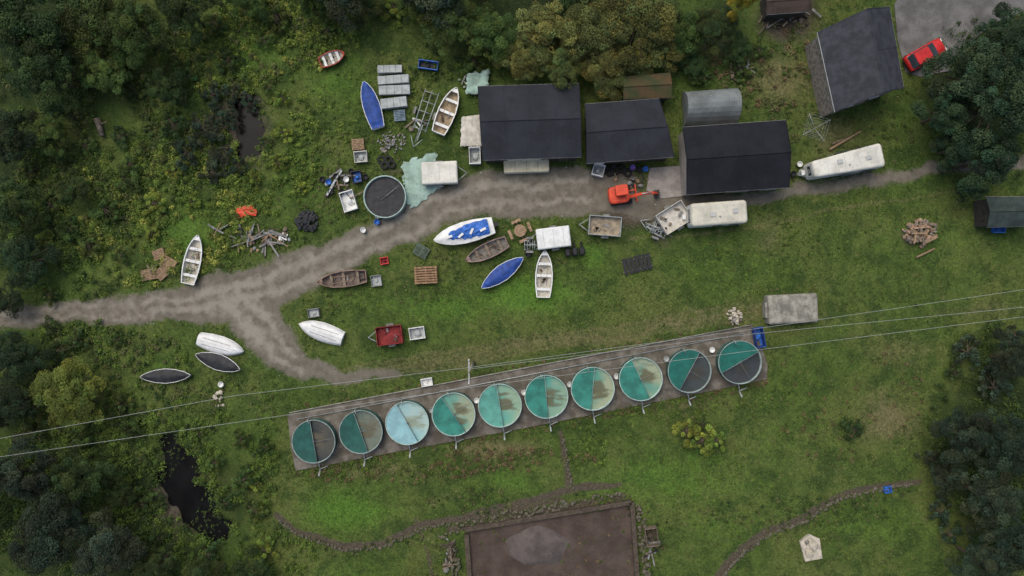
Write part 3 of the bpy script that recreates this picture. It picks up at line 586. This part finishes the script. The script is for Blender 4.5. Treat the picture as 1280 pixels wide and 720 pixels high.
# ------------------------------------------------ caravans, trailers
def wheel(b,x,y,r=.3,w=.2):
    b.tube((x,y-w/2,r),(x,y+w/2,r),r,RUBBER,n=16); s=1 if y>0 else -1
    b.tube((x,y+s*w/2,r),(x,y+s*(w/2+.02),r),r*.55,GALV,n=12)
def caravan(a,b_,wpx,taper=0,roof=VANROOF):
    loc,rz,L=ab(a,b_,2.3);Wd=wpx/S*(H-2.3)/H;b=MB()
    b.rbox(0,0,.4,2.2,L,Wd,.3,WHITE,.25,roof,4,taper)
    for s_ in(-1,1):
        for t in(-.3,.0): b.rbox(L*t,s_*(Wd/2+.0),1.2,1.75,L*.18,.06,.03,GLASS,.02)
        b.box(-.12*L,s_*(Wd/2+.01),.9,L*.6,.03,.08,M('caravan_stripe',(.2,.22,.2),.6))
        wheel(b,-.2,s_*(Wd/2-.12))
    b.rbox(-(L/2),0,1.2,1.8,.06,Wd*.7,.03,GLASS,.02); b.rbox(L/2,0,1.2,1.8,.06,Wd*.6*(1-taper),.03,GLASS,.02)
    for t in(-.28,.12): b.rbox(L*t,random.uniform(-.2,.2),2.44,2.5,.5,.45,.08,SKYL,.04)
    for t in(-.4,-.15,.05,.3): b.box(L*t,0,2.452,.03,Wd*.72,.012,SKYL)
    b.tube((L*.0,.3,2.46),(L*.0,.3,2.6),.06,GALV)
    for s_ in(-1,1): b.tube((L/2-.1,s_*.5,.45),(L/2+.8,0,.45),.05,GALV)
    b.tube((L/2+.75,0,.05),(L/2+.75,0,.7),.05,GALV); b.rbox(L/2+.3,0,.5,.8,.35,.5,.05,WHITE,.05)
    return b.obj('touring_caravan',loc,rz)
caravan((1104,193),(1016,212),30,.35); caravan((934,264),(864,269),29,0,M('cream_roof',(.52,.5,.41),.6,.15,.8,dirt=.5,dcol=(.2,.2,.14)))
def trailer(name,a,b_,wpx,box=None,inner=None,h=.6,lid=None):
    loc,rz,L=ab(a,b_,.8);Wd=wpx/S;b=MB()
    if box:
        Z=.5
        b.box(0,0,Z,L,Wd,.06,inner)
        for s_ in(-1,1): b.box(0,s_*(Wd/2-.03),Z+h/2+.031,L-.13,.05,h,box); b.box(s_*(L/2-.03),0,Z+h/2+.031,.05,Wd,h,box)
        if lid:
            b.rbox(0,0,Z+h+.035,Z+h+.2,L+.05,Wd+.05,.1,lid,.15)
            for t in(-.3,0,.3): b.box(L*t,0,Z+h+.352,.04,Wd*.8,.012,SKYL)
        else:
            for k in range(5): b.box(random.uniform(-.35,.35)*L,random.uniform(-.3,.3)*Wd,Z+.1,random.uniform(.2,.7),random.uniform(.1,.4),.15,random.choice([WOOD,DULL,DARKW,inner]),random.uniform(0,3))
    else:
        for s_ in(-1,1): b.tube((-L/2,s_*Wd*.4,.45),(L/2-.8,s_*Wd*.35,.45),.045,GALV)
        for t in(-.45,-.25,-.05,.15,.3): b.tube((L*t,-Wd*.42,.45),(L*t,Wd*.42,.45),.04,GALV)
        b.tube((-L/2,0,.5),(L/2+.4,0,.5),.045,GALV)
        for t in(-.35,0.):
            for s_ in(-1,1): b.tube((L*t,s_*.3-.08,.6),(L*t,s_*.3+.08,.6),.09,BLACK)
    for s_ in(-1,1):
        wheel(b,-.1,s_*(Wd/2+.12),.28,.17); b.box(-.1,s_*(Wd/2+.12),.62,.7,.22,.04,DULL)
        b.tube((L/2-.1,s_*Wd*.35,.48),(L/2+.9,0,.48),.045,GALV)
    b.tube((L/2+.8,0,.05),(L/2+.8,0,.65),.05,GALV)
    return b.obj(name,loc,rz)
BOXW=M('dirty_white_panel',(.52,.5,.44),.7,.15,1.5,dirt=.45,dcol=(.2,.17,.1))
PLYF=M('plywood_floor',(.3,.25,.18),.85,.3,2,dirt=.4)
trailer('box_trailer',(776,284),(736,281),24,GREYP,PLYF)
trailer('box_trailer',(858,262),(826,282),28,BOXW,BOXW)
trailer('covered_trailer',(712,295),(671,300),25,GREYP,PLYF,lid=WHITE)
trailer('boat_trailer',(540,112),(520,172),22); trailer('boat_trailer',(835,290),(812,280),22)
trailer('boat_trailer',(655,306),(672,306),14)
trailer('red_trailer',(503,417),(471,421),23,MAROON,M('red_floor',(.2,.025,.025),.8,.3,2,dirt=.5))
trailer('covered_trailer',(528,218),(572,216),27,GREYP,PLYF,lid=VANROOF)
def sheet(name,quad,mat,z=.06,amp=.12,n=14,rag=.25):
    b=MB();q=[Vector(W(x,y,z)) for x,y in quad];R=[]
    for i in range(n+1):
        r=[]
        for j in range(n+1):
            u=i/n;v=j/n;p=q[0].lerp(q[1],u).lerp(q[3].lerp(q[2],u),v); e=i in(0,n) or j in(0,n)
            r.append((p.x+(random.uniform(-rag,rag) if e else 0),p.y+(random.uniform(-rag,rag) if e else 0),z+(0 if e else random.uniform(0,amp))))
        R.append(r)
    b.loft(R,mat,True); return b.obj(name)
sheet('turquoise_tarpaulin',[(500,203),(545,190),(553,232),(512,262)],TEALT)
sheet('pale_tarpaulin',[(577,146),(600,143),(602,182),(575,183)],BOXW,.5,.2,rag=.06)
sheet('pale_green_tarpaulin',[(583,92),(612,86),(610,115),(582,118)],TEALT,.6,.25,rag=.1)
sheet('orange_tarpaulin',[(295,260),(318,256),(321,268),(297,272)],ORANGE,.2,.2,8,.15)
b=MB()
for k in range(90):
    a=random.uniform(0,6.28);r=random.uniform(0,1.05); b.rock((r*math.cos(a),r*math.sin(a),.15+.3*(1-r/1.1)),.22,BLACKC)
b.obj('black_net_heap',W(384,277))
for x,y,w,h_,r in ((487,86,30,9,3),(492,99,38,10,3),(493,112,38,11,3),(492,128,32,12,6)):
    b=MB()
    for k in range(4): b.box(random.uniform(-.05,.05),random.uniform(-.03,.03),.12+k*.16,w/S,h_/S,.13,GREYP,random.uniform(-.03,.03))
    for t in(-.25,0,.25): b.box(w/S*t,0,.67,.05,h_/S,.02,DULL)
    b.obj('polystyrene_block_stack',W(x,y,.6)[:2]+(0,),math.radians(r))
def pallet(x,y,w,h_,rot,mat=TIMBER,name='wooden_pallet',lay=2):
    b=MB();w/=S;h_/=S
    for l in range(lay):
        z=.15*l
        for t in(-.45,0,.45): b.box(w*t,0,z+.06,.1,h_,.09,mat)
        k=7
        for i in range(k): b.box(random.uniform(-.02,.02),h_*(-.5+(i+.5)/k),z+.118,w,h_/k*.68,.022,mat)
    return b.obj(name,W(x,y)[:2]+(0,),math.radians(rot))
for a in((200,318,14,13,20),(212,329,18,14,-30),(188,343,20,14,10),(204,341,16,14,40),(448,181,15,14,5)): pallet(*a)
pallet(533,344,28,22,3,M('brown_timber',(.26,.16,.09),.85,.3,4,dirt=.4),'stacked_timber_pallet',4);pallet(527,314,18,15,-30,M('green_wood',(.09,.12,.09),.9,.3)); pallet(500,145,14,14,5,M('blue_grey_wood',(.14,.19,.22),.9,.3))
def crate(name,x,y,w,d,h,rot,mat,fill=None):
    b=MB();w/=S;d/=S
    b.box(0,0,.04,w,d,.06,fill or mat)
    for s_ in(-1,1): b.box(0,s_*(d/2-.02),.071+h/2,w-.09,.04,h,mat); b.box(s_*(w/2-.02),0,.071+h/2,.04,d,h,mat)
    for s_ in(-1,1): b.box(0,s_*(d/2),.05+h,w*1.02,.08,.04,mat)
    if fill: b.rock((0,0,h*.4),min(w,d)*.3,fill)
    return b.obj(name,W(x,y)[:2]+(0,),math.radians(rot))
crate('white_crate',522,416,19,14,.5,8,WHITE,GREYP); crate('white_crate',452,197,16,13,.5,5,BOXW,GREYP)
crate('white_skip',437,252,17,24,.6,17,WHITE,WHITE);crate('blue_crate',536,83,24,10,.5,-8,BLUEB,BLACK);crate('blue_crate',447,222,12,14,.5,10,BLACK,BLUEB);crate('blue_crate',1246,287,14,8,.4,0,BLUEB,BLUEB)
crate('blue_bin',946,421,11,24,.9,10,BLUE,BLUEB);crate('blue_crate',1108,611,9,7,.3,10,BLUEB,BLUEB);crate('white_crate',747,214,14,14,.8,-15,WHITE,GREYP);crate('grey_crate',393,391,14,10,.3,8,DULL,GREYP);crate('grey_crate',471,351,13,13,.3,8,DULL,GREYP)
crate('white_box',534,477,14,9,.4,10,WHITE,WHITE);crate('dark_crate',452,345,9,9,.3,10,BLACK,BLACK);crate('red_crate',481,326,10,8,.3,10,RED,MAROON);crate('white_crate',594,196,14,20,.8,2,WHITE,GREYP)
crate('wooden_hatch_box',813,668,15,22,.8,8,WOOD,DARKW)
b=MB();b.rbox(0,0,0,.9,56/S,18/S,.12,CREAM,.08,M('cream_lid',(.55,.5,.35),.6,.15,1.5,dirt=.4));
for t in(-.25,0,.25): b.box(56/S*t,0,.985,.04,18/S*.9,.012,DULL)
b.obj('cream_storage_box',W(658,206,.9)[:2]+(0,),math.radians(2))
def pot(name,x,y,r,h,mat):
    b=MB();b.lathe(0,0,[(r*.8,0),(r,h),(r*1.08,h),(r*.9,h+.02),(r*.85,h*.6),(.01,h*.6)],16,mat);b.obj(name,W(x,y)[:2]+(0,))
for x,y,m_ in((404,225,BLACK),(412,228,BLUEB),(421,221,BLACK),(428,240,BLACK),(440,215,BLACK),(415,240,BLACK),(434,225,WHITE),(458,222,BLACK),(758,212,BLACK),(766,210,BLACK),(790,210,M('purple_plastic',(.2,.12,.45),.5)),(798,213,BLACK),(806,212,BLUEB),(1000,216,WHITE),(1012,207,WHITE),(998,206,WHITE),(990,218,BLACK),(455,288,WHITE),(660,318,BLACK),(278,480,WHITE),(655,490,WHITE),(712,480,WHITE),(540,512,GREYP),(596,500,WHITE),(770,470,WHITE),(889,437,WHITE),(832,448,GREYP),(472,278,BLUEB),(473,270,WHITE)):
    pot('plastic_bucket',x,y,.27,.4,m_)
def tyre(x,y,z=0,r=.42):
    b=MB();pr=[(r-.13+.13*math.cos(a)*1.0,.12+.11*math.sin(a)) for a in [i*math.pi/5 for i in range(11)]];b.lathe(0,0,pr,20,RUBBER);b.obj('tyre',W(x,y)[:2]+(z,))
for x,y in((477,200),(486,200),(481,207),(490,206),(770,213),(777,211),(762,216),(784,216),(300,290)): tyre(x,y)
def timber(name,x,y,rx,ry,n,mats=(WOOD,WOOD,TIMBER,DARKW,DULL),lm=1.8):
    b=MB()
    for k in range(n):
        l=random.uniform(.4,lm);X,Y=max(-1,min(1,random.gauss(0,.5)))*rx/S,max(-1,min(1,random.gauss(0,.5)))*ry/S
        if random.random()<.3: b.rock((X,Y,.1),random.uniform(.12,.3),random.choice(mats))
        else: b.box(X,Y,random.uniform(.05,.35),l,random.uniform(.06,.2),random.uniform(.05,.12),random.choice(mats),random.uniform(0,3.14),random.uniform(-.08,.08))
    return b.obj(name,W(x,y))
timber('timber_heap',325,300,32,13,60,(WOOD,TIMBER,DULL,DARKW,DULL),lm=2.2);timber('timber_heap',276,286,12,2,5,(DULL,TIMBER));timber('scrap_heap',985,18,34,18,40,(DARKW,DARKW,WOOD,DULL));timber('scrap_heap',425,228,22,16,24,(DARKW,WOOD,BLACK,DULL,GREYP));timber('scrap_heap',590,103,20,10,18,(GREYP,DULL,GALV,WOOD));timber('scrap_heap',205,335,18,12,10,(WOOD,TIMBER))
timber('scrap_heap',820,285,12,10,16,(GREYP,DULL,GALV,BLACK));timber('scrap_heap',520,160,20,16,10,(GALV,WOOD));timber('scrap_heap',563,695,8,26,26,(WOOD,DARKW,DARKW,DULL));timber('scrap_heap',815,690,7,18,14,(WOOD,BLACK,DULL));timber('scrap_heap',795,225,26,10,14,(WOOD,BLACK,DULL,TIMBER),.8);timber('scrap_heap',925,90,20,18,14,(WOOD,DARKW,DULL),1.2)
timber('rubbish',352,298,10,8,9,(WHITE,GREYP),.7)
b=MB();b.tube(W(121,148,.5),W(128,170,.3),.3,WOOD,.22,n=12);b.tube(W(124,156,.5),W(133,152,.9),.1,WOOD,.05);b.obj('tree_stump')
building('old_shed',[(955,-10),(1010,-14),(1014,14),(958,18)],2.0,2.4,'x',M('rusty_dark_roof',(.05,.037,.03),.85,.3,1,dirt=.5),WOODW,1.0)
def stones(name,x,y,rx,ry,n,r,mat,heap=.6,planks=0):
    b=MB()
    for k in range(n):
        a=random.uniform(0,6.28);q=random.random()**.6; b.rock((q*math.cos(a)*rx/S,q*math.sin(a)*ry/S,r*.3+heap*(1-q)*random.random()),r*random.uniform(.5,1.2),mat if random.random()<.75 else STONE)
    for k in range(planks): b.box(random.uniform(-.7,.7)*rx/S,random.uniform(-.7,.7)*ry/S,random.uniform(.3,.8),random.uniform(.5,1.4),random.uniform(.12,.3),.1,random.choice([TIMBER,WOOD,mat]),random.uniform(0,3),random.uniform(-.2,.2))
    return b.obj(name,W(x,y))
stones('rubble_and_timber_pile',1149,291,21,17,110,.21,PINKST,.6,24);stones('rubble_pile',918,395,9,12,40,.2,RUBBLE);stones('rubble_pile',275,500,8,10,16,.18,RUBBLE,.3);stones('gravel_heap',490,178,18,14,80,.14,DULL,.3)
b=MB();b.tube(W(1145,322,.15),W(1168,311,.15),.1,TIMBER);b.obj('log')
b=MB();b.tube(W(1037,187,.2),W(1076,164,.2),.13,TIMBER,.09);b.tube(W(1040,180,.2),W(1060,172,.2),.09,WOOD);b.obj('log')
b=MB()
for k in range(7): b.box(-1.2+k*.4,0,.12+.03*random.random(),.31,1.6,.06,BLACK,random.uniform(-.06,.06))
for s_ in(-1,1): b.box(0,s_*.5,.05,2.9,.08,.06,DULL)
b.obj('black_slat_panel',W(796,330)[:2]+(0,),math.radians(14))
b=MB()
for k in range(3):
    b.rbox(-.7+k*.7,0,.3,.7,.55,.8,.2,BLACK,.15);b.tube((-.7+k*.7,.3,.4),(-.7+k*.7,.9,.2),.1,BLACK)
b.obj('outboard_motor',W(718,315)[:2]+(0,),.1)
b=MB();b.lathe(0,0,[(.0,.72),(.62,.72),(.62,.67),(0,.67)],8,TIMBER,False)
for k in range(4):
    a=k*math.pi/2+.4;b.box(math.cos(a)*1.0,math.sin(a)*1.0,.44,.28,.95,.05,TIMBER,a);b.box(math.cos(a)*.5,math.sin(a)*.5,.35,1.1,.09,.09,WOOD,a);b.box(math.cos(a)*.95,math.sin(a)*.95,.2,.08,.5,.4,WOOD,a)
b.obj('round_picnic_table',W(650,289)[:2]+(0,))
CV=M('weathered_cover',(.25,.24,.2),.9,.35,1.2,dirt=.65,dcol=(.08,.08,.06),bump=.05)
b=MB();b.rbox(0,0,0,1.0,61/S,36/S,.2,CONC,.25,CV)
for k in range(6): b.tube((-1.9+k*.76,-1.3,1.25),(-1.9+k*.76,1.3,1.25),.03,CV,n=5)
b.box(-2.45,0,.4,.25,1.5,.8,CONC)
b.obj('concrete_water_tank',W(991,386,1)[:2]+(0,),math.radians(3))
b=MB();b.prism([(-.9,-1.1),(.8,-1.3),(1.1,.6),(.3,1.3),(-.8,.9)],-.1,.25,RUBBLE);b.rock((.3,.2,.35),.5,RUBBLE);b.rock((-.4,-.5,.3),.4,RUBBLE);b.rock((-.2,.7,.2),.4,STONE);b.obj('broken_concrete_slab',W(1012,684),.3)
b=MB();b.tube((0,0,0),(0,0,1.9),.035,GALV)
for k in range(4):
    a=k*math.pi/2+.5;a2=a+math.pi/2
    b.tube((0,0,1.5),(1.5*math.cos(a),1.5*math.sin(a),2.0),.02,GREYP)
    for r in(.6,.9,1.2,1.48): b.tube((r*math.cos(a),r*math.sin(a),1.5+r/3),(r*math.cos(a2),r*math.sin(a2),1.5+r/3),.007,GREYP,n=4)
b.obj('rotary_clothes_airer',W(1021,159,2)[:2]+(0,))
b=MB()
for s_ in(-1,1):
    pr=[(x*.95,z) for x,z in((-1,.25),(-.9,.05),(.9,.05),(1,.25),(.9,.45),(-.9,.45))]
    vs=[(x,s_*.62+o,z) for o in(-.17,.17) for x,z in pr];b.add(vs,[tuple(range(5,-1,-1)),tuple(range(6,12))]+[(i,(i+1)%6,(i+1)%6+6,i+6) for i in range(6)],RUBBER)
    for k in range(4): b.tube((-.6+k*.4,s_*.62-.19,.25),(-.6+k*.4,s_*.62+.19,.25),.14,BLACK,n=10)
b.tube((0,0,.35),(0,0,.6),.4,BLACK,n=16)
b.rbox(-.25,0,.6,1.15,1.75,1.45,.35,ORANGE,.15);b.rbox(-.1,.25,1.2,2.1,.95,.8,.12,GLASS,.05);b.rbox(-.1,.25,2.12,2.18,1.05,.9,.12,ORANGE,.05)
def beam(p,q,w,h):
    p=Vector(p);q=Vector(q);d=(q-p).normalized();u=Vector((-d.z,0,d.x));s=Vector((0,1,0))
    vs=[e+s*a*w+u*c*h for e in(p,q) for a,c in((-1,-1),(1,-1),(1,1),(-1,1))];b.add(vs,[(3,2,1,0),(4,5,6,7),(0,1,5,4),(1,2,6,5),(2,3,7,6),(3,0,4,7)],ORANGE)
beam((.5,-.3,.9),(1.5,-.3,2.1),.11,.15);beam((1.45,-.3,2.1),(2.6,-.3,1.7),.1,.13);beam((2.55,-.3,1.75),(3.1,-.3,.6),.08,.1)
b.tube((.7,-.3,.9),(1.6,-.3,1.8),.05,GALV);b.tube((1.5,-.3,2.3),(2.4,-.3,1.95),.05,GALV)
b.box(3.1,-.3,.4,.45,.6,.4,BLACK,0,.3)
b.box(1.35,0,.25,.08,1.5,.4,ORANGE)
for s_ in(-1,1):b.box(1.0,s_*.3,.25,.7,.08,.08,ORANGE)
b.obj('mini_excavator',W(777,243,1)[:2]+(0,),math.radians(8)).scale=(1.12,1.12,1)
def car(name,a,b_,mat):
    loc,rz,L=ab(a,b_,1);b=MB();w=.85
    st=[(-.5,.55,.75,.8),(-.47,.35,.95,.94),(-.3,.3,1.0,1),(0,.3,1.0,1),(.2,.3,.98,1),(.4,.3,.85,.97),(.48,.35,.72,.9),(.5,.45,.6,.75)]
    b.loft([[(x*L,-w*k*.96,z0),(x*L,-w*k,(z0+z1)/2),(x*L,-w*k*.93,z1),(x*L,0,z1+.04),(x*L,w*k*.93,z1),(x*L,w*k,(z0+z1)/2),(x*L,w*k*.96,z0)] for x,z0,z1,k in st],mat,True,True,True)
    b.loft([[(x*L,-w*k,z0),(x*L,-w*k*.82,z1),(x*L,w*k*.82,z1),(x*L,w*k,z0)] for x,z0,z1,k in((-.46,.95,.99,.8),(-.36,.98,1.38,.85),(.02,.98,1.42,.88),(.24,.95,1.0,.85))],GLASS,False,False,True)
    b.rbox(-.16*L,0,1.39,1.43,L*.38,1.25,.15,mat,.03)
    for x in(-.32,.33):
        for s_ in(-1,1): wheel(b,x*L,s_*.78,.31,.2)
    b.box(.49*L,.5,.68,.08,.3,.12,WHITE);b.box(.49*L,-.5,.68,.08,.3,.12,WHITE)
    b.obj(name,loc,rz)
car('red_car',(1136,80),(1182,54),RED)
# ruin foundation
SOIL=M('reddish_soil',(.055,.038,.031),.95,.3,.5,col2=(.09,.066,.054),dirt=.55,bump=.03,dcol=(.04,.04,.03))
GRV=M('grey_gravel',(.098,.083,.075),.95,.25,.8,dirt=.5,bump=.05,dcol=(.065,.054,.047))
b=MB();b.prism([W(x,y)[:2] for x,y in[(586,664),(787,632),(797,770),(594,790)]],-.3,.0,SOIL);b.obj('soil_floor')
b=MB();R=[]
for i in range(10):
    f=1-i/9; R.append([(math.cos(j*.2618)*2.9*f*(1+.1*math.sin(j*1.9)+.06*math.sin(j*.7)),math.sin(j*.2618)*1.9*f*(1+.08*math.sin(j*1.3)),.0+.35*(1-f*f)+random.uniform(0,.04)*(f<.99)) for j in range(24)])
b.loft(R,GRV,True,True);b.obj('gravel_mound',W(672,683)[:2]+(0,))
def wallrow(name,pts,w,h,mat=STONE,r=.25):
    b=MB()
    for (x0,y0),(x1,y1) in zip(pts[:-1],pts[1:]):
        p=W(x0,y0);q=W(x1,y1);L=math.hypot(q[0]-p[0],q[1]-p[1]);a=math.atan2(q[1]-p[1],q[0]-p[0]);n=int(L/(r*1.3))
        for i in range(n):
            t=(i+.5)/n
            for k in range(max(1,int(w/r/1.3))):
                o=random.uniform(-w/2,w/2); b.rock((p[0]+(q[0]-p[0])*t-math.sin(a)*o+random.uniform(-.1,.1),p[1]+(q[1]-p[1])*t+math.cos(a)*o,random.uniform(0,h)),r*random.uniform(.6,1.15),mat)
    return b.obj(name)
DKST=M('dark_mossy_stone',(.14,.12,.095),.95,.3,3,col2=(.07,.075,.04),dirt=.4)
b=MB()
for p,q in(((583,668),(592,790)),((581,662),(789,628)),((790,628),(800,770))):
    A_=Vector(W(*p,.35));B2=Vector(W(*q,.35));d=(B2-A_).normalized();n_=Vector((-d.y,d.x,0))*.22
    b.prism([(A_+n_)[:2],(B2+n_)[:2],(B2-n_)[:2],(A_-n_)[:2]],-.3,.45,DARKW)
b.obj('timber_foundation_wall')
wallrow('dry_stone_wall',[(566,680),(578,790)],.9,.4,DKST);wallrow('dry_stone_wall',[(799,630),(808,720),(814,790)],.7,.3,DKST)
wallrow('dry_stone_wall',[(570,655),(640,640),(780,616)],.5,.25,DKST,.22);wallrow('dry_stone_wall',[(548,672),(600,655),(700,636)],.4,.2,DKST,.2);wallrow('stone_edging',[(345,648),(372,668),(430,688),(480,684),(530,660),(565,655)],.25,.08,DKST,.18)
wallrow('stone_edging',[(705,545),(708,580),(716,612)],.3,.08,DKST,.18);wallrow('stone_edging',[(900,722),(928,692),(962,668),(1003,654),(1043,628),(1075,616),(1150,604)],.3,.1,DKST,.2)
b=MB()
for k in range(500):
    x=random.uniform(150,1000);y=random.uniform(200,500)
    d_=masks(np.array([x]),np.array([y]))
    if .2<d_[0][0]<.7 or d_[2][0]>.4:
        p=W(x,y); b.rock((p[0],p[1],0),random.uniform(.03,.08),random.choice([STONE,DULL,GREYP]))
b.obj('loose_stones')
b=MB();bp_=W(592,453);b.tube(bp_,(bp_[0],bp_[1],7.8),.15,M('pole_wood',(.3,.27,.22),.9,.2),.1);b.box(bp_[0],bp_[1],7.5,.12,2.2,.12,GALV,0)
for s_ in(-1,1): b.tube((bp_[0],bp_[1]+s_*1,7.5),(bp_[0],bp_[1]+s_*1,7.85),.06,WHITE)
b.obj('utility_pole')
b=MB();bp_=W(8,530);b.tube(bp_,(bp_[0],bp_[1],7.8),.15,_m['pole_wood'],.1);b.box(bp_[0],bp_[1],7.5,.12,2.2,.12,GALV);b.obj('utility_pole')
WIRE=M('wire',(.33,.35,.33),.6,.05,1,dirt=0)
b=MB()
for pts in ([(-300,592),(0,548),(290,495),(589,459),(945,411),(1280,362),(1700,300)],[(-300,612),(0,571),(350,520),(589,484),(950,437),(1280,396),(1700,340)],[(589,461),(945,417),(1280,384),(1700,330)]):
    for (x0,y0),(x1,y1) in zip(pts[:-1],pts[1:]): b.tube(W(x0,y0,7.8),W(x1,y1,7.8),.016,WIRE,n=5)
b.obj('power_lines')
# ------------------------------------------------ light, camera
w=bpy.data.worlds.new('World');scene.world=w;w.use_nodes=True;nt=w.node_tree;bg=nt.nodes['Background']
sky=nt.nodes.new('ShaderNodeTexSky');sky.sky_type='NISHITA';sky.sun_disc=False;sky.sun_elevation=math.radians(60);sky.sun_rotation=math.radians(-30);sky.air_density=1;sky.dust_density=5
nt.links.new(sky.outputs[0],bg.inputs[0]);bg.inputs[1].default_value=.15
sd=bpy.data.lights.new('sun','SUN');sd.energy=1.15;sd.angle=math.radians(50);sd.color=(1,.985,.9)
so=bpy.data.objects.new('sun',sd);scene.collection.objects.link(so)
el=math.radians(60);az=math.radians(-30);dv=Vector((math.sin(az)*math.cos(el),math.cos(az)*math.cos(el),math.sin(el)))
so.rotation_euler=dv.to_track_quat('Z','Y').to_euler();so.location=(0,0,40)
cd=bpy.data.cameras.new('camera');cd.lens=25;cd.sensor_width=36;cd.clip_end=2000
co=bpy.data.objects.new('camera',cd);scene.collection.objects.link(co);co.location=(0,0,H);co.rotation_euler=(0,0,0);scene.camera=co
scene.view_settings.view_transform='Standard';scene.view_settings.look='None';scene.view_settings.exposure=0
